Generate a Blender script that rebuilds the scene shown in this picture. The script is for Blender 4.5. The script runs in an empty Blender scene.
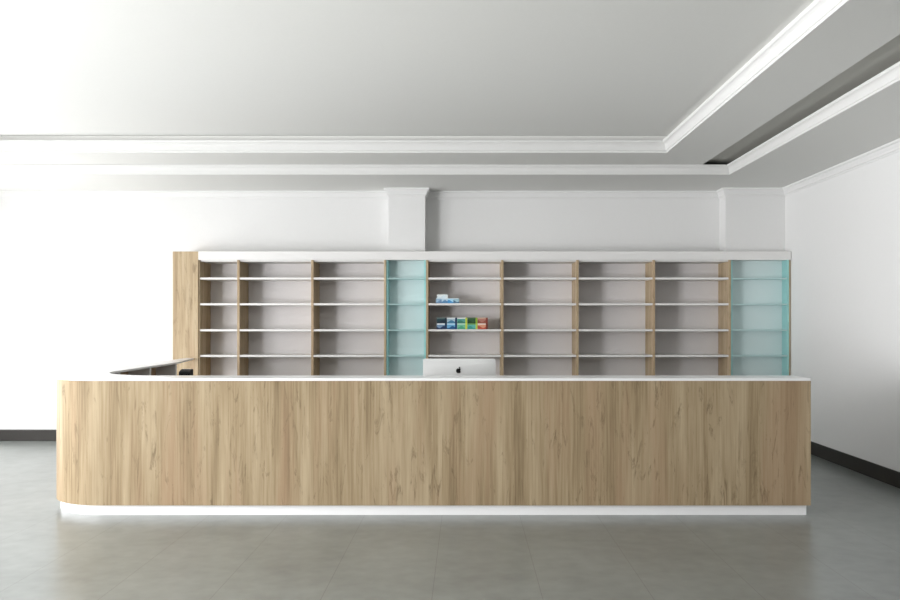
import bpy, bmesh, math
from mathutils import Vector
S = bpy.context.scene
C = S.collection
PI = math.pi

def lin(r, g, b):
    def f(c):
        c /= 255.0
        return c/12.92 if c <= .04045 else ((c+.055)/1.055)**2.4
    return (f(r), f(g), f(b), 1)

# ------------------------------------------------------------------ materials
def new_mat(name):
    m = bpy.data.materials.new(name); m.use_nodes = True
    nt = m.node_tree
    return m, nt, nt.nodes['Principled BSDF']

def plain(name, col, rough=.5, spec=.5, metal=0, bump=0, bscale=60):
    m, nt, p = new_mat(name)
    p.inputs['Base Color'].default_value = col
    p.inputs['Roughness'].default_value = rough
    p.inputs['Specular IOR Level'].default_value = spec
    p.inputs['Metallic'].default_value = metal
    n = nt.nodes.new('ShaderNodeTexNoise'); n.inputs['Scale'].default_value = bscale
    n.inputs['Detail'].default_value = 4
    tc = nt.nodes.new('ShaderNodeTexCoord'); nt.links.new(tc.outputs['Object'], n.inputs['Vector'])
    mx = nt.nodes.new('ShaderNodeMix'); mx.data_type = 'RGBA'
    mx.inputs['A'].default_value = col
    mx.inputs['B'].default_value = (col[0]*.965, col[1]*.965, col[2]*.965, 1)
    nt.links.new(n.outputs['Fac'], mx.inputs['Factor'])
    nt.links.new(mx.outputs['Result'], p.inputs['Base Color'])
    if bump:
        b = nt.nodes.new('ShaderNodeBump'); b.inputs['Strength'].default_value = bump
        b.inputs['Distance'].default_value = .002
        nt.links.new(n.outputs['Fac'], b.inputs['Height']); nt.links.new(b.outputs['Normal'], p.inputs['Normal'])
    return m

def ramp(nt, stops):
    r = nt.nodes.new('ShaderNodeValToRGB')
    e = r.color_ramp.elements
    e[0].position, e[0].color = stops[0]; e[1].position, e[1].color = stops[-1]
    for pos, col in stops[1:-1]:
        x = e.new(pos); x.color = col
    return r

def wood(name, a, b, c, pink, coord='UV', rough=.55):
    """sawn oak laminate, vertical grain; first coordinate runs across the grain, second along it"""
    m, nt, p = new_mat(name)
    N, L = nt.nodes, nt.links
    tc = N.new('ShaderNodeTexCoord')
    if coord == 'UV':
        src = tc.outputs['UV']
    else:
        sp = N.new('ShaderNodeSeparateXYZ'); L.new(tc.outputs['Object'], sp.inputs[0])
        ad = N.new('ShaderNodeMath'); L.new(sp.outputs['X'], ad.inputs[0]); L.new(sp.outputs['Y'], ad.inputs[1])
        cb = N.new('ShaderNodeCombineXYZ'); L.new(ad.outputs[0], cb.inputs['X']); L.new(sp.outputs['Z'], cb.inputs['Y'])
        src = cb.outputs[0]
    def noise(sx, sy, detail=5, rough_=.55, off=0, dist=0):
        mp = N.new('ShaderNodeMapping'); mp.inputs['Scale'].default_value = (sx, sy, 1)
        mp.inputs['Location'].default_value = (off, off*.7, off)
        L.new(src, mp.inputs['Vector'])
        n = N.new('ShaderNodeTexNoise'); n.inputs['Scale'].default_value = 1
        n.inputs['Detail'].default_value = detail; n.inputs['Roughness'].default_value = rough_
        n.inputs['Distortion'].default_value = dist
        L.new(mp.outputs[0], n.inputs['Vector'])
        return n.outputs['Fac']
    broad = noise(9, .5, 4, .6, 3.1)
    fine = noise(70, 1.6, 5, .6, 7.7)
    tint = noise(5, .35, 3, .6, 12.3)
    knots = noise(17, 2.6, 5, .7, 21.7, 1.2)
    mixv = N.new('ShaderNodeMath'); mixv.operation = 'MULTIPLY_ADD'
    L.new(fine, mixv.inputs[0]); mixv.inputs[1].default_value = .38
    sc = N.new('ShaderNodeMath'); sc.operation = 'MULTIPLY'; L.new(broad, sc.inputs[0]); sc.inputs[1].default_value = .62
    L.new(sc.outputs[0], mixv.inputs[2])
    r = ramp(nt, [(.32, c), (.47, b), (.62, a)])
    L.new(mixv.outputs[0], r.inputs[0])
    tr = ramp(nt, [(.5, (0, 0, 0, 1)), (.66, (.55, .55, .55, 1))]); L.new(tint, tr.inputs[0])
    mx = N.new('ShaderNodeMix'); mx.data_type = 'RGBA'
    L.new(tr.outputs[0], mx.inputs['Factor']); L.new(r.outputs[0], mx.inputs['A']); mx.inputs['B'].default_value = pink
    kr = ramp(nt, [(.56, (0, 0, 0, 1)), (.70, (.6, .6, .6, 1))]); L.new(knots, kr.inputs[0])
    mk = N.new('ShaderNodeMix'); mk.data_type = 'RGBA'
    L.new(kr.outputs[0], mk.inputs['Factor']); L.new(mx.outputs['Result'], mk.inputs['A'])
    mk.inputs['B'].default_value = (c[0]*.55, c[1]*.52, c[2]*.48, 1)
    L.new(mk.outputs['Result'], p.inputs['Base Color'])
    p.inputs['Roughness'].default_value = rough
    p.inputs['Specular IOR Level'].default_value = .15
    bp = N.new('ShaderNodeBump'); bp.inputs['Strength'].default_value = .12; bp.inputs['Distance'].default_value = .002
    L.new(fine, bp.inputs['Height']); L.new(bp.outputs[0], p.inputs['Normal'])
    return m

def glass(name, tint, gloss=.08, body=0, bodycol=(1, 1, 1, 1)):
    m = bpy.data.materials.new(name); m.use_nodes = True
    nt = m.node_tree; N, L = nt.nodes, nt.links
    N.remove(N['Principled BSDF'])
    out = N['Material Output']
    t = N.new('ShaderNodeBsdfTransparent'); t.inputs[0].default_value = tint
    g = N.new('ShaderNodeBsdfGlossy'); g.inputs['Roughness'].default_value = .05
    mx = N.new('ShaderNodeMixShader'); mx.inputs[0].default_value = gloss
    L.new(t.outputs[0], mx.inputs[1]); L.new(g.outputs[0], mx.inputs[2])
    last = mx.outputs[0]
    if body:
        d = N.new('ShaderNodeBsdfDiffuse'); d.inputs[0].default_value = bodycol
        tl = N.new('ShaderNodeBsdfTranslucent'); tl.inputs[0].default_value = bodycol
        m2 = N.new('ShaderNodeMixShader'); m2.inputs[0].default_value = .5
        L.new(d.outputs[0], m2.inputs[1]); L.new(tl.outputs[0], m2.inputs[2])
        m3 = N.new('ShaderNodeMixShader'); m3.inputs[0].default_value = body
        L.new(last, m3.inputs[1]); L.new(m2.outputs[0], m3.inputs[2]); last = m3.outputs[0]
    L.new(last, out.inputs['Surface'])
    return m

def floor_mat():
    m, nt, p = new_mat('grey stone tiles')
    N, L = nt.nodes, nt.links
    tc = N.new('ShaderNodeTexCoord')
    sp = N.new('ShaderNodeSeparateXYZ'); L.new(tc.outputs['Object'], sp.inputs[0])
    def line(sock, period, off, w):
        a = N.new('ShaderNodeMath'); a.operation = 'ADD'; L.new(sock, a.inputs[0]); a.inputs[1].default_value = off
        b = N.new('ShaderNodeMath'); b.operation = 'PINGPONG'; L.new(a.outputs[0], b.inputs[0]); b.inputs[1].default_value = period/2
        c = N.new('ShaderNodeMath'); c.operation = 'LESS_THAN'; L.new(b.outputs[0], c.inputs[0]); c.inputs[1].default_value = w
        return c.outputs[0]
    lx = line(sp.outputs['X'], .585, 1.35, .0022)
    ly = line(sp.outputs['Y'], 1.17, .2, .0016)
    mxl = N.new('ShaderNodeMath'); mxl.operation = 'MAXIMUM'; L.new(lx, mxl.inputs[0]); mxl.inputs[1].default_value = 0
    n1 = N.new('ShaderNodeTexNoise'); n1.inputs['Scale'].default_value = 2.2; n1.inputs['Detail'].default_value = 3
    of = N.new('ShaderNodeVectorMath'); of.inputs[1].default_value = (20.3, 31.7, 3.43); L.new(tc.outputs['Object'], of.inputs[0])
    L.new(of.outputs[0], n1.inputs['Vector'])
    n2 = N.new('ShaderNodeTexNoise'); n2.inputs['Scale'].default_value = 9; n2.inputs['Detail'].default_value = 3
    L.new(of.outputs[0], n2.inputs['Vector'])
    ad = N.new('ShaderNodeMath'); ad.operation = 'ADD'; L.new(n1.outputs['Fac'], ad.inputs[0]); L.new(n2.outputs['Fac'], ad.inputs[1])
    r = ramp(nt, [(.15, lin(101, 105, 102)), (.85, lin(146, 151, 148))])
    hf = N.new('ShaderNodeMath'); hf.operation = 'MULTIPLY'; hf.inputs[1].default_value = .5; L.new(ad.outputs[0], hf.inputs[0])
    L.new(hf.outputs[0], r.inputs[0])
    mx = N.new('ShaderNodeMix'); mx.data_type = 'RGBA'
    ml = N.new('ShaderNodeMath'); ml.operation = 'MULTIPLY'; ml.inputs[1].default_value = .55; L.new(mxl.outputs[0], ml.inputs[0])
    L.new(ml.outputs[0], mx.inputs['Factor']); L.new(r.outputs[0], mx.inputs['A']); mx.inputs['B'].default_value = lin(80, 79, 74)
    L.new(mx.outputs['Result'], p.inputs['Base Color'])
    p.inputs['Roughness'].default_value = .28
    p.inputs['Specular IOR Level'].default_value = .8
    return m

def carton_mat(name, base, accent, side, top, seed):
    """printed carton: pale upper band, diagonal wave of a second colour, coloured right edge"""
    m, nt, p = new_mat(name)
    N, L = nt.nodes, nt.links
    tc = N.new('ShaderNodeTexCoord')
    sp = N.new('ShaderNodeSeparateXYZ'); L.new(tc.outputs['Object'], sp.inputs[0])
    def math_(op, a, b):
        n = N.new('ShaderNodeMath'); n.operation = op
        for i, v in enumerate((a, b)):
            if isinstance(v, (int, float)): n.inputs[i].default_value = v
            else: L.new(v, n.inputs[i])
        return n.outputs[0]
    x, z = sp.outputs['X'], sp.outputs['Z']
    wave = math_('MULTIPLY', math_('SINE', math_('ADD', math_('MULTIPLY', x, 62), seed), 0), .012)
    dia = math_('LESS_THAN', z, math_('ADD', wave, .026))
    tp = math_('GREATER_THAN', z, .053)
    sd = math_('GREATER_THAN', x, .036)
    def mix(fac, a, b):
        n = N.new('ShaderNodeMix'); n.data_type = 'RGBA'; L.new(fac, n.inputs['Factor'])
        for k, v in (('A', a), ('B', b)):
            if isinstance(v, tuple): n.inputs[k].default_value = v
            else: L.new(v, n.inputs[k])
        return n.outputs['Result']
    col = mix(sd, mix(tp, mix(dia, base, accent), top), side)
    L.new(col, p.inputs['Base Color']); p.inputs['Roughness'].default_value = .4
    return m

WALL = plain('white wall paint', lin(229, 229, 228), .75, .3, bump=.1)
CEIL = plain('white ceiling paint', lin(226, 226, 223), .8, .2, bump=.08)
CROWN = plain('white moulding paint', lin(222, 222, 220), .6, .3)
SLOT = plain('shade-toned slot paint', lin(205, 204, 198), .8, .2)  # greyer than the ceiling: shade of the recess put into the colour
SKIRT = plain('dark brown skirting', lin(40, 37, 33), .5, .4)
FLOOR = floor_mat()
WHITE = plain('white solid surface', lin(238, 238, 238), .28, .5, bscale=120)
LAM = plain('white laminate', lin(232, 231, 229), .4, .4)
BACK = plain('pale grey back board', lin(234, 231, 231), .55, .3)
DESK = plain('grey laminate desk', lin(150, 146, 140), .5, .4)
OAK = wood('sawn oak laminate', lin(172, 155, 127), lin(150, 132, 104), lin(116, 99, 75), lin(156, 130, 104))
OAKO = wood('sawn oak panel', lin(200, 183, 155), lin(183, 163, 133), lin(156, 134, 106), lin(184, 156, 129), 'Object')
INNER = plain('taupe inner lining', lin(196, 164, 132), .6, .3)
BACKG = plain('pale aqua back board', lin(236, 241, 241), .5, .3)
GL_FRONT = glass('tinted display glass', (.965, .995, .995, 1), .03)
GL_SHELF = glass('teal shelf glass', (.95, .99, .99, 1), .06, .92, lin(240, 252, 252))
GL_SIDE = glass('teal side glass', (.85, 1, 1, 1), .06, .92, lin(212, 250, 250))
PANE = glass('clear window pane', (.98, .98, .98, 1), .04)
ALU = plain('pale aluminium casing', lin(214, 215, 214), .38, .5, .15)
BLACK = plain('black plastic', lin(11, 11, 12), .55, .25)
LOGO = plain('black emblem', lin(8, 8, 9), .25, .5)
SCREEN = plain('dark screen glass', lin(14, 15, 18), .1, .5)
FRAME = plain('white window frame', lin(225, 225, 225), .45, .4)

# ------------------------------------------------------------------ mesh helpers
def link(name, bm, mat, parent=None, loc=(0, 0, 0), bevel=0, smooth=False):
    bmesh.ops.recalc_face_normals(bm, faces=bm.faces)
    me = bpy.data.meshes.new(name); bm.to_mesh(me); bm.free()
    o = bpy.data.objects.new(name, me); C.objects.link(o)
    o.location = loc
    if isinstance(mat, (list, tuple)):
        for k in mat: me.materials.append(k)
    else: me.materials.append(mat)
    if parent: o.parent = parent
    if smooth:
        for f in me.polygons: f.use_smooth = True
    if bevel:
        b = o.modifiers.new('bevel', 'BEVEL'); b.width = bevel; b.segments = 2; b.limit_method = 'ANGLE'
    return o

def box(bm, x0, x1, y0, y1, z0, z1, mi=0):
    vs = [bm.verts.new((x, y, z)) for x in (x0, x1) for y in (y0, y1) for z in (z0, z1)]
    for q in ((0, 1, 3, 2), (4, 6, 7, 5), (0, 4, 5, 1), (2, 3, 7, 6), (0, 2, 6, 4), (1, 5, 7, 3)):
        f = bm.faces.new([vs[i] for i in q]); f.material_index = mi
    return bm

def bx(*a):
    return box(bmesh.new(), *a)

def prism(poly, z0, z1):
    bm = bmesh.new()
    lo = [bm.verts.new((x, y, z0)) for x, y in poly]
    hi = [bm.verts.new((x, y, z1)) for x, y in poly]
    bm.faces.new(lo[::-1]); bm.faces.new(hi)
    n = len(poly)
    for i in range(n):
        bm.faces.new((lo[i], lo[(i+1) % n], hi[(i+1) % n], hi[i]))
    return bm

def arc(cx, cy, r, a0, a1, n):
    return [(cx + r*math.cos(math.radians(a0+(a1-a0)*i/n)), cy + r*math.sin(math.radians(a0+(a1-a0)*i/n))) for i in range(n+1)]

def sweep(path, prof, closed=False):
    """sweep profile (offset to the left of travel, z) along a horizontal polyline with mitred corners"""
    bm = bmesh.new(); rings = []
    n = len(path)
    for i, (x, y) in enumerate(path):
        def d(a, b):
            v = Vector((path[b % n][0]-path[a % n][0], path[b % n][1]-path[a % n][1])); v.normalize(); return v
        if closed or 0 < i < n-1:
            d0, d1 = d(i-1, i), d(i, i+1)
        elif i == 0: d0 = d1 = d(0, 1)
        else: d0 = d1 = d(n-2, n-1)
        n0 = Vector((-d0.y, d0.x)); n1 = Vector((-d1.y, d1.x))
        b = (n0+n1); b = b/(b.dot(n0)) if b.length > 1e-6 else n0
        rings.append([bm.verts.new((x+b.x*o, y+b.y*o, z)) for o, z in prof])
    m = len(prof)
    for i in range(n if closed else n-1):
        a, b = rings[i], rings[(i+1) % n]
        for k in range(m):
            bm.faces.new((a[k], b[k], b[(k+1) % m], a[(k+1) % m]))
    if not closed:
        bm.faces.new(rings[0]); bm.faces.new(rings[-1][::-1])
    return bm

def empty(name, loc, label, cat, group=None):
    o = bpy.data.objects.new(name, None); C.objects.link(o); o.location = loc
    o.empty_display_size = .1
    return tag(o, label, cat, group)

def tag(o, label, cat, group=None):
    o['label'] = label; o['category'] = cat
    if group: o['group'] = group
    return o

def struct(o, label=None):
    o['kind'] = 'structure'
    if label: o['label'] = label
    return o

# ------------------------------------------------------------------ the room
XL, XR, YF, YB = -6.3, 3.807, -2.5, 10.56
Z1, Z2, Z3 = 3.05, 3.154, 3.326
struct(link('floor', bx(XL, XR+1.5, YF, YB, -.1, 0), FLOOR), 'grey polished stone tile floor')
# back wall with its two shallow pilasters
struct(link('wall_back', bx(XL, XR, YB, YB+.15, 0, 3.6), WALL), 'white back wall')
PIL = 10.31
struct(link('wall_back_pilaster', bx(-.925, -.489, PIL, YB, 0, Z1), WALL), 'white pilaster left of centre on the back wall')
struct(link('wall_back_pilaster', bx(3.097, XR, PIL, YB, 0, Z1), WALL), 'white pilaster in the right corner of the back wall')
# right wall, with an unseen opening near the viewer added to cut bounced light
bm = bx(XR, XR+.15, 4.9, YB+.15, 0, 3.6)
box(bm, XR, XR+.15, YF, 4.9, 2.6, 3.6); box(bm, XR, XR+.15, YF, -1.6, 0, 2.6)
struct(link('wall_right', bm, WALL), 'white right-hand wall')
# left wall: window openings
wins = [(-.2, 2.6), (3.2, 6.0), (7.2, 10.0)]
WZ0, WZ1 = .06, 2.5
bm = bmesh.new()
xs0, xs1 = XL-.15, XL
ys = [YF] + [v for w in wins for v in w] + [YB+.15]
for i in range(0, len(ys), 2): box(bm, xs0, xs1, ys[i], ys[i+1], 0, 3.6)
for a, b in wins:
    box(bm, xs0, xs1, a, b, 0, WZ0); box(bm, xs0, xs1, a, b, WZ1, 3.6)
struct(link('wall_left', bm, WALL), 'white left-hand wall with tall windows')
for k, (a, b) in enumerate(wins):
    bm = bmesh.new(); t = .05
    xa, xb = XL-.11, XL-.05
    box(bm, xa, xb, a, a+t, WZ0, WZ1); box(bm, xa, xb, b-t, b, WZ0, WZ1)
    box(bm, xa, xb, a+t, b-t, WZ0, WZ0+t); box(bm, xa, xb, a+t, b-t, WZ1-t, WZ1)
    box(bm, xa, xb, (a+b)/2-.02, (a+b)/2+.02, WZ0+t, WZ1-t)
    w = struct(link('window_%d' % (k+1), bm, FRAME), 'white framed tall window in the left wall')
    link('pane', bx(XL-.083, XL-.077, a+t, b-t, WZ0+t, WZ1-t), PANE, w)

# ceiling: soffit ring, middle step, upper tray
SX, SY = 2.859, 9.355        # inner edges of the soffit
MX, MY = 2.02, 8.68          # inner edges of the middle step
SXL, MXL, SYF, MYF = -5.7, -5.0, -1.9, -1.3
def ring(x0, x1, y0, y1, X0, X1, Y0, Y1, z0, z1):
    bm = bmesh.new()
    box(bm, X0, x0, Y0, Y1, z0, z1); box(bm, x1, X1, Y0, Y1, z0, z1)
    box(bm, x0, x1, Y0, y0, z0, z1); box(bm, x0, x1, y1, Y1, z0, z1)
    return bm
struct(link('ceiling_soffit', ring(SXL, SX, SYF, SY, XL, XR, YF, YB, Z1, Z2-.002), CEIL), 'lowest step of the white ceiling along the walls')
XA = 2.554
struct(link('ceiling_step', ring(MXL, MX, MYF, MY, XL, XA, YF, YB, Z2, Z3-.001), CEIL), 'middle step of the white tray ceiling')
bm = bmesh.new()
box(bm, XA, XR, YF, YB, Z2+.05, Z2+.07)
struct(link('ceiling_slot', bm, SLOT), 'dark recessed slot along the right side of the tray ceiling')
struct(link('ceiling', bx(XL, XA, YF, YB, Z3, Z3+.1), CEIL), 'white upper tray ceiling')

def crown(z0, h, p):
    # profile: small fillet, cove, fillet ; offset grows into the tray towards the top
    pts = [(.0008, z0), (.008, z0), (.008, z0+h*.16), (p*.30, z0+h*.20)]
    for i in range(1, 6):
        t = i/6
        pts.append((p*(.30+.42*(1-math.cos(t*PI/2))), z0+h*(.20+.52*math.sin(t*PI/2))))
    pts += [(p*.74, z0+h*.76), (p*.9, z0+h*.8), (p, z0+h*.9), (p, z0+h), (.0008, z0+h)]
    return pts
def loop(x0, x1, y0, y1): return [(x0, y0), (x1, y0), (x1, y1), (x0, y1)]
struct(link('trim_1', sweep(loop(SXL, SX, SYF, SY), crown(Z1, Z2-Z1-.002, .045), True), CROWN), 'white crown moulding round the lower ceiling step')
struct(link('trim_2', sweep(loop(MXL, MX, MYF, MY), crown(Z2, .120, .055), True), CROWN), 'white crown moulding round the upper ceiling tray')
# wall cornice following the pilasters (travel so that the room is on the left)
def cornice(h, p):
    zt = Z1
    return [(-.004, zt-h), (.008, zt-h), (.010, zt-h*.86), (.018, zt-h*.80), (p*.42, zt-h*.62), (p*.62, zt-h*.42),
            (p*.72, zt-h*.26), (p*.95, zt-h*.2), (p, zt-h*.1), (p, zt), (-.004, zt)]
path = [(XR, YF), (XR, PIL), (3.097, PIL), (3.097, YB), (-.489, YB), (-.489, PIL), (-.925, PIL), (-.925, YB), (XL, YB), (XL, YF)]
struct(link('trim_3', sweep(path, cornice(.095, .05)), WALL), 'white cornice where the walls meet the ceiling')
# skirting
sk = [(-.002, 0), (.014, 0), (.014, .128), (.010, .14), (-.002, .14)]
struct(link('baseboard_right', sweep([(XR, 4.9), (XR, PIL)], sk), SKIRT), 'dark skirting board on the right wall')
struct(link('baseboard_back', sweep([(-3.46, YB), (XL+.014, YB)], sk), SKIRT), 'dark skirting board on the back wall')
struct(link('baseboard_left', sweep([(XL, YB), (XL, YF)], sk), SKIRT), 'dark skirting board on the left wall')

# ------------------------------------------------------------------ reception counter
FX, FY, R = 2.594, 6.5, .5
XO = -3.265
CX, CY = XO+R, FY+R
WING = 9.06
counter = empty('reception_counter', (0, FY+.17, 0), 'long oak-clad reception counter with a rounded left corner and white plinth', 'counter')
def rel(o, par=None):
    """keep world placement while parenting to a thing that has a location"""
    par = par or counter
    o.parent = par; o.location = Vector(o.location) - Vector(par.location); return o

def shell(path_in, thick, z0, z1, name, mat):
    """vertical panel following a path, with arc length in u and height in v"""
    bm = bmesh.new(); uv = bm.loops.layers.uv.new('UVMap')
    n = len(path_in); s = [0]
    for i in range(1, n): s.append(s[-1]+math.dist(path_in[i], path_in[i-1]))
    offs = []
    for i in range(n):
        a = Vector(path_in[max(i-1, 0)]); b = Vector(path_in[min(i+1, n-1)])
        d = (b-a).normalized(); offs.append(Vector((d.y, -d.x)))     # path runs right to left: inside is +y
    V = []
    for i in range(n):
        p = Vector(path_in[i]); q = p+offs[i]*thick
        V.append([bm.verts.new((p.x, p.y, z0)), bm.verts.new((p.x, p.y, z1)), bm.verts.new((q.x, q.y, z1)), bm.verts.new((q.x, q.y, z0))])
    def face(vs, uvs):
        f = bm.faces.new(vs)
        for l, t in zip(f.loops, uvs): l[uv].uv = t
        f.smooth = True
    for i in range(n-1):
        a, b = V[i], V[i+1]; u0, u1 = s[i], s[i+1]
        face((a[0], a[1], b[1], b[0]), ((u0, z0), (u0, z1), (u1, z1), (u1, z0)))
        face((a[2], a[3], b[3], b[2]), ((u0, z1), (u0, z0), (u1, z0), (u1, z1)))
        f = bm.faces.new((a[1], a[2], b[2], b[1])); f2 = bm.faces.new((a[0], b[0], b[3], a[3]))
        for ff in (f, f2):
            for l in ff.loops: l[uv].uv = (u0, z1)
    for e in (V[0], V[-1]): bm.faces.new(e)
    me = bpy.data.meshes.new(name); 
    bm.normal_update()
    bm.to_mesh(me); bm.free()
    o = bpy.data.objects.new(name, me); C.objects.link(o); me.materials.append(mat)
    es = o.modifiers.new('split', 'EDGE_SPLIT'); es.split_angle = math.radians(40)
    return o
def outer_path(inset, right, end):
    straight = [(right - (right-CX-.01)*i/8, FY+inset) for i in range(9)]
    return straight + [(x, y) for x, y in arc(CX, CY, R-inset, 270, 180, 28)] + [(XO+inset, CY+.01)] + [(XO+inset, CY + (end-CY)*i/4) for i in range(1, 5)]
ZP, ZW, ZT = .078, 1.015, 1.035
rel(shell(outer_path(0, FX, WING), .02, ZP, ZW, 'front_panel', OAK))
pl = rel(shell(outer_path(.03, FX-.022, WING-.02), .02, 0, ZP, 'plinth', WHITE)); pl['label'] = 'white recessed plinth'
rel(link('end_panel', bx(FX-.02, FX, FY+.0205, FY+.33, ZP, ZW), OAKO))
rel(link('inner_panel', bx(-2.40, FX-.021, FY+.30, FY+.315, ZP, ZW), LAM))
# open compartments on the staff side of the wing
for y in (7.54, 8.28, WING-.04):
    rel(link('divider', bx(XO+.021, -3.03, y, y+.034, ZP, ZW-.001), LAM))
rel(link('wing_shelf', bx(XO+.021, -3.03, 7.576, 8.279, .50, .52), INNER))
rel(link('wing_shelf', bx(XO+.021, -3.03, 8.316, WING-.041, .50, .52), INNER))
rel(link('wing_lining', bx(XO+.0205, XO+.028, 7.575, WING-.042, ZP, ZW-.002), INNER))
desk = [(FX-.022, 6.82), (FX-.022, 7.50), (-2.50, 7.50), (-2.50, 9.02), (-3.02, 9.02), (-3.02, 7.44)] + arc(-2.40, 7.44, .6, 180, 270, 10) + [(-2.38, 6.82)]
rel(link('work_surface', prism(desk, .70, .72), DESK, bevel=.002))
# countertop : one continuous white slab
top = [(FX, FY), (FX, 6.84)] + arc(-2.42, 7.44, .6, 270, 180, 16) + [(-3.02, WING), (-3.175, 10.08), (XO, 10.08)] + arc(CX, CY, R, 180, 270, 32)
ct = link('countertop', prism([(x, y-FY-.17) for x, y in top], 0, ZT-ZW), WHITE, None, (0, FY+.17, ZW), bevel=.003)
tag(ct, 'continuous white countertop slab curving round the corner on the oak counter', 'countertop')

# ------------------------------------------------------------------ shelving wall
YS = 10.12
ZTOP = 2.181
def wood_panel(name, x0, x1, y0, y1, z0, z1, par):
    o = link(name, bx(x0, x1, y0, y1, z0, z1), OAKO); return rel(o, par)
tall = empty('tall_cabinet', (-3.28, YS+.2, 0), 'tall narrow plain oak cabinet at the left end of the shelving', 'cabinet')
rel(link('carcass', bx(-3.43, -3.1305, YS+.001, YB-.002, 0, 2.28), OAKO, bevel=.002), tall)
rel(link('door', bx(-3.43, -3.1305, YS-.018, YS, .06, 2.279), OAKO, bevel=.002), tall)

fascia_bm = bmesh.new()
box(fascia_bm, -3.130, 3.80, YS-.02, YS-.001, ZTOP-.001, 2.28)
box(fascia_bm, -3.130, 3.80, YS-.001, PIL-.004, ZTOP+.001, 2.28)
tag(link('shelf_pelmet', fascia_bm, LAM, bevel=.002), 'white pelmet board running along the top of the whole shelving wall', 'pelmet')

SHELF_Z = (1.056, 1.357, 1.662, 1.964)
TH = .024
def bay(x0, x1, label):
    t = empty('shelf_unit', ((x0+x1)/2, YS+.2, 0), label, 'shelf', 'open shelf bays along the back wall')
    w = .0135; g = .0006
    wood_panel('side_panel', x0+g, x0+w, YS, YB-.003, 0, ZTOP, t)
    wood_panel('side_panel', x1-w, x1-g, YS, YB-.003, 0, ZTOP, t)
    a, b = x0+w+g, x1-w-g
    rel(link('back_panel', bx(a, b, YB-.02, YB-.004, .08, ZTOP), BACK), t)
    rel(link('top_panel', bx(a, b, YS+.02, YB-.021, ZTOP-.018, ZTOP), LAM), t)
    rel(link('bottom_panel', bx(a, b, YS+.02, YB-.021, .0, .08), LAM), t)
    for z in SHELF_Z:
        rel(link('shelf', bx(a, b, YS+.004, YB-.021, z-TH/2, z+TH/2), LAM, bevel=.0015), t)
    return t
X = [-3.130, -2.667, -1.801, -.948, -.457, .425, 1.306, 2.201, 3.091, 3.80]
bay(X[0], X[1], 'narrowest open shelf bay, directly beside the tall oak cabinet')
bay(X[1], X[2], 'empty wide shelf bay next to the narrowest bay')
bay(X[2], X[3], 'empty wide shelf bay just left of the middle teal glass cabinet')
bay(X[4], X[5], 'shelf bay holding the coloured medicine cartons above the computer')
bay(X[5], X[6], 'empty shelf bay just right of the bay with cartons')
bay(X[6], X[7], 'empty shelf bay second to the right of the bay with cartons')
bay(X[7], X[8], 'empty shelf bay just left of the corner teal glass cabinet')

def glass_unit(x0, x1, label):
    t = empty('glass_cabinet', ((x0+x1)/2, YS+.09, 0), label, 'glass cabinet', 'teal glass display cabinets')
    g = .0006; w = .012
    yb = PIL-.003
    wood_panel('side_panel', x0+g, x0+w, YS, yb, 0, ZTOP, t)
    wood_panel('side_panel', x1-w, x1-g, YS, yb, 0, ZTOP, t)
    a, b = x0+w+g, x1-w-g
    rel(link('back_panel', bx(a, b, yb-.012, yb, .08, ZTOP), BACKG), t)
    rel(link('base', bx(a, b, YS+.01, yb-.013, 0, .10), LAM), t)
    s = .022
    for (p, q) in ((a, a+s), (b-s, b)):
        o = rel(link('glass_side', bx(p, q, YS+.013, yb-.0125, .101, ZTOP-.001), GL_SIDE), t)
    o = rel(link('glass_door', bx(a, b, YS+.002, YS+.007, .101, ZTOP-.002), GL_FRONT), t)
    for z in SHELF_Z:
        rel(link('glass_shelf', bx(a+s+.0005, b-s-.0005, YS+.012, yb-.013, z-.008, z+.008), GL_SHELF), t)
    return t
glass_unit(X[3], X[4], 'teal glass display cabinet in front of the pilaster, behind the computer')
glass_unit(X[8], X[9], 'teal glass display cabinet in the right corner beside the white wall')

# ------------------------------------------------------------------ cartons
def carton(x, y, z, w, d, h, mat, label, group, rz=0, strip=None):
    t = bx(-w/2, w/2, -d/2, d/2, 0, h)
    o = link('medicine_box', t, mat, None, (x, y, z), bevel=.0012)
    o.rotation_euler.z = rz
    tag(o, label, 'box', group)
    # tucked end flap line on the right side
    rel2 = link('end_flap', bx(w/2, w/2+.0006, -d/2+.003, d/2-.003, .004, h-.004), mat); rel2.parent = o
    return o
K = 864/10.155
def ix(px): return (px-466)/K
zs = SHELF_Z[2]+TH/2+.0006
G1 = 'blue and white boxes on the upper shelf'
bl = [((150, 180, 205), (105, 140, 175), 'first'), ((190, 215, 230), (95, 140, 180), 'second'),
      ((170, 215, 238), (75, 150, 205), 'third'), ((165, 200, 212), (80, 120, 150), 'fourth')]
lab1 = ['grey-blue medicine box at the left end of the blue row', 'pale blue medicine box under the right half of the white box',
        'bright sky-blue medicine box just right of the stacked white box', 'dull blue medicine box at the right end of the blue row']
for i, (c1, c2, _) in enumerate(bl):
    m = carton_mat('blue carton print', lin(*c1), lin(*c2), lin(*c1), lin(225, 238, 244), 1.3*i)
    carton(ix(435.8+5.85*(i+.5)), 10.155+.05, zs, .0675, .10, .058, m, lab1[i], G1)
mw = carton_mat('white carton print', lin(236, 243, 243), lin(214, 232, 240), lin(230, 238, 238), lin(240, 244, 244), .4)
carton(ix(442.4), 10.155+.05, zs+.0586, .128, .085, .045, mw, 'white medicine box lying on top of the blue boxes', G1)

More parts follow.
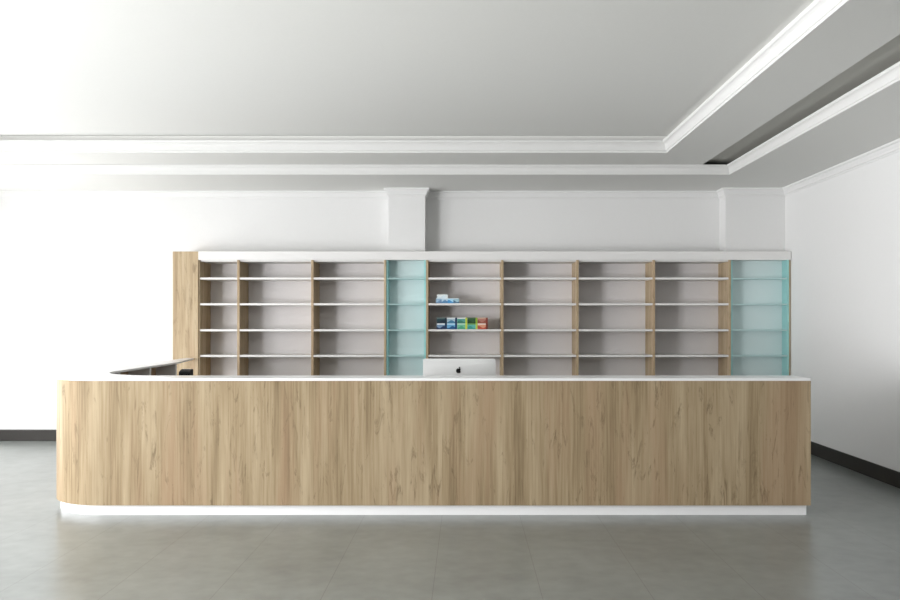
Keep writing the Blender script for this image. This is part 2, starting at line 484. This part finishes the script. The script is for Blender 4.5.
zs = SHELF_Z[1]+TH/2+.0006
G2 = 'coloured cartons stacked two high on the lower shelf'
cols = [  # top row, bottom row : base, accent, side, top
    (((34, 66, 74), (20, 40, 58), (28, 48, 62), (90, 110, 110)), ((120, 150, 180), (24, 48, 88), (30, 60, 95), (235, 242, 246)), 'navy'),
    (((170, 196, 210), (70, 130, 165), (24, 52, 84), (226, 234, 236)), ((110, 175, 215), (36, 90, 140), (26, 62, 110), (190, 225, 245)), 'blue'),
    (((90, 160, 150), (64, 130, 112), (196, 208, 70), (228, 236, 232)), ((120, 195, 160), (80, 165, 130), (205, 218, 80), (190, 228, 205)), 'mint'),
    (((50, 92, 58), (36, 74, 40), (150, 184, 60), (66, 100, 66)), ((96, 180, 172), (60, 150, 140), (190, 214, 90), (110, 160, 90)), 'green'),
    (((178, 122, 108), (146, 82, 68), (140, 66, 54), (205, 170, 150)), ((225, 160, 130), (190, 85, 65), (120, 50, 40), (248, 225, 212)), 'red')]
desc = {'navy': ('dark teal-black carton on the upper row, far left of the coloured stack', 'navy and white carton on the lower row, far left of the coloured stack'),
        'blue': ('white and blue carton on the upper row beside the dark teal one', 'light blue carton on the lower row between navy and mint cartons'),
        'mint': ('teal-green carton with white top and lime edge, upper row centre', 'mint green carton with lime edge, lower row centre'),
        'green': ('dark forest-green carton on the upper row beside the red-brown one', 'turquoise carton with lime edge on the lower row beside the salmon one'),
        'red': ('red-brown carton on the upper row at the right end', 'salmon and white carton on the lower row at the right end')}
for i, (tp, bt, nm) in enumerate(cols):
    x = ix(436.6+10.25*(i+.5))
    for row, c in ((0, bt), (1, tp)):
        m = carton_mat(nm+' carton print', *[lin(*q) for q in c], seed=1.1*i+row*.8)
        carton(x, 10.155+.06, zs+row*.0685, .117, .12, .068, m, desc[nm][1-row], G2)

# ------------------------------------------------------------------ computer on the desk
MYD = 7.2
km = 864/MYD
mx = (459.2-466)/km
mw_, mh = .605, .365
mtop = 1.466-(358.6-321)/km
mz = mtop-mh
comp = empty('desktop_computer', (mx, MYD+.06, .72), 'pale aluminium all-in-one computer seen from behind on the counter desk', 'computer')
# casing: thin rim, softly bulging back (towards the photo)
bm = bmesh.new(); nu, nv = 24, 16
grid = []
for j in range(nv+1):
    row = []
    for i in range(nu+1):
        u, v = -1+2*i/nu, -1+2*j/nv
        bul = .030*(1-abs(u)**2.6)*(1-abs(v)**2.6)
        # rounded outline corners
        rr = .014
        X_, Z_ = u*mw_/2, v*mh/2
        ex, ez = abs(X_)-(mw_/2-rr), abs(Z_)-(mh/2-rr)
        if ex > 0 and ez > 0:
            l = math.hypot(ex, ez); mxe = max(ex, ez)
            if l > 0:
                k = mxe/l
                X_ = math.copysign(mw_/2-rr+ex*k, X_); Z_ = math.copysign(mh/2-rr+ez*k, Z_)
        row.append((X_, -.004-bul, Z_+mh/2))
    grid.append([bm.verts.new(p) for p in row])
fr = [[bm.verts.new((v.co.x, .004, v.co.z)) for v in r] for r in grid]
for j in range(nv):
    for i in range(nu):
        bm.faces.new((grid[j][i], grid[j][i+1], grid[j+1][i+1], grid[j+1][i]))
        bm.faces.new((fr[j][i], fr[j+1][i], fr[j+1][i+1], fr[j][i+1]))
for i in range(nu):
    bm.faces.new((grid[0][i], fr[0][i], fr[0][i+1], grid[0][i+1])); bm.faces.new((grid[nv][i], grid[nv][i+1], fr[nv][i+1], fr[nv][i]))
for j in range(nv):
    bm.faces.new((grid[j][0], grid[j+1][0], fr[j+1][0], fr[j][0])); bm.faces.new((grid[j][nu], fr[j][nu], fr[j+1][nu], grid[j+1][nu]))
case = link('casing', bm, ALU, None, (mx, MYD, mz), smooth=True)
es = case.modifiers.new('split', 'EDGE_SPLIT'); es.split_angle = math.radians(50)
rel(case, comp)
rel(link('screen', bx(mx-mw_/2+.012, mx+mw_/2-.012, MYD+.0045, MYD+.006, mz+.05, mz+mh-.012), SCREEN), comp).__setitem__('label', 'dark screen glass')
# stand: bent foot
bm = bmesh.new()
prof = [(-.030, mz+.13), (-.010, .735), (.02, .7215), (.15, .7205), (.15, .727), (.03, .730), (.004, .745), (-.018, mz+.13)]
vs0 = [bm.verts.new((mx-.085, MYD+y, z)) for y, z in prof]; vs1 = [bm.verts.new((mx+.085, MYD+y, z)) for y, z in prof]
bm.faces.new(vs0); bm.faces.new(vs1[::-1])
for i in range(len(prof)):
    k = (i+1) % len(prof); bm.faces.new((vs0[i], vs1[i], vs1[k], vs0[k]))
rel(link('stand', bm, ALU, bevel=.002), comp)
# bitten-fruit emblem
lz = 1.466-(370.3-321)/km
ly = MYD-.0375
def emblem():
    s = .046
    body = []
    for i in range(72):
        a = 2*PI*i/72
        r = .47
        x = r*math.cos(a)*1.0; z = r*math.sin(a)
        # dimple top, two lobes bottom, narrower base
        x *= 1.0 - .16*max(0, -math.sin(a))
        if math.sin(a) > 0: z -= .10*math.exp(-(math.cos(a)/.22)**2)
        else: z += .06*math.exp(-(math.cos(a)/.18)**2)
        # bite on the right side
        bxc, bzc, br = .54, .06, .27
        d = math.hypot(x-bxc, z-bzc)
        if d < br:
            k = br/max(d, 1e-5); nx, nz = bxc+(x-bxc)*k, bzc+(z-bzc)*k
            x, z = nx, nz
        body.append((x*s, z*s-.002))
    leaf = []
    for i in range(12):
        t = i/11; leaf.append((.02+.2*t + .04*math.sin(PI*t)-.0, .43+.24*t-.10*math.sin(PI*t)))
    for i in range(1, 11):
        t = 1-i/11; leaf.append((.02+.2*t - .06*math.sin(PI*t), .43+.24*t+.10*math.sin(PI*t)))
    leaf = [(x*s, z*s) for x, z in leaf]
    bm = bmesh.new()
    for poly in (body, leaf):
        a = [bm.verts.new((x, 0, z)) for x, z in poly]; b = [bm.verts.new((x, .006, z)) for x, z in poly]
        bm.faces.new(a); bm.faces.new(b[::-1])
        for i in range(len(poly)):
            k = (i+1) % len(poly); bm.faces.new((a[i], a[k], b[k], b[i]))
    return bm
rel(link('emblem', emblem(), LOGO, None, (-7.6/km+.002, ly+.002, lz)), comp).__setitem__('label', 'black bitten-fruit emblem')

# ------------------------------------------------------------------ small black printer beside the wing
PR = empty('receipt_printer', (-2.806, 8.66, .7206), 'small black desk printer near the tall oak cabinet, mostly hidden by the counter', 'printer')
bm = bmesh.new()
pr = [(-.06, 0), (.06, 0), (.06, .262), (.01, .262), (-.05, .243), (-.06, .23)]
a = [bm.verts.new((-.056, y, z)) for y, z in pr]; b = [bm.verts.new((.056, y, z)) for y, z in pr]
bm.faces.new(a); bm.faces.new(b[::-1])
for i in range(len(pr)):
    k = (i+1) % len(pr); bm.faces.new((a[i], b[i], b[k], a[k]))
o = link('housing', bm, BLACK, PR, bevel=.008)
o = link('paper_slot', bx(-.04, .04, .028, .034, .2615, .2635), ALU, PR)

# ------------------------------------------------------------------ light
def area(name, loc, rot, sx, sy, power, col=(1, 1, 1)):
    d = bpy.data.lights.new(name, 'AREA'); d.shape = 'RECTANGLE'; d.size = sx; d.size_y = sy
    d.energy = power; d.color = col
    o = bpy.data.objects.new(name, d); C.objects.link(o); o.location = loc; o.rotation_euler = rot
    return o
WIN_POWER = (770, 260, 165)
for k, (a, b) in enumerate(wins):
    area('window_daylight', (XL-.17, (a+b)/2, (WZ0+WZ1)/2), (0, -PI/2, 0), WZ1-WZ0, b-a, WIN_POWER[k], (.985, .985, 1))
w = bpy.data.worlds.new('daylight'); S.world = w; w.use_nodes = True
bg = w.node_tree.nodes['Background']; bg.inputs[0].default_value = (1, 1, 1, 1); bg.inputs[1].default_value = .07

# ------------------------------------------------------------------ camera
cam = bpy.data.cameras.new('camera'); co = bpy.data.objects.new('camera', cam); C.objects.link(co)
cam.sensor_width = 36; cam.lens = 864/900*36
co.location = (0, 0, 1.466); co.rotation_euler = (PI/2, 0, 0)
cam.shift_x = -16/900; cam.shift_y = 21/900
cam.clip_start = .05
S.camera = co
vs = S.view_settings
S.display_settings.display_device = 'sRGB'
vs.view_transform = 'Standard'; vs.look = 'None'; vs.gamma = 1; vs.exposure = .2; vs.use_curve_mapping = False
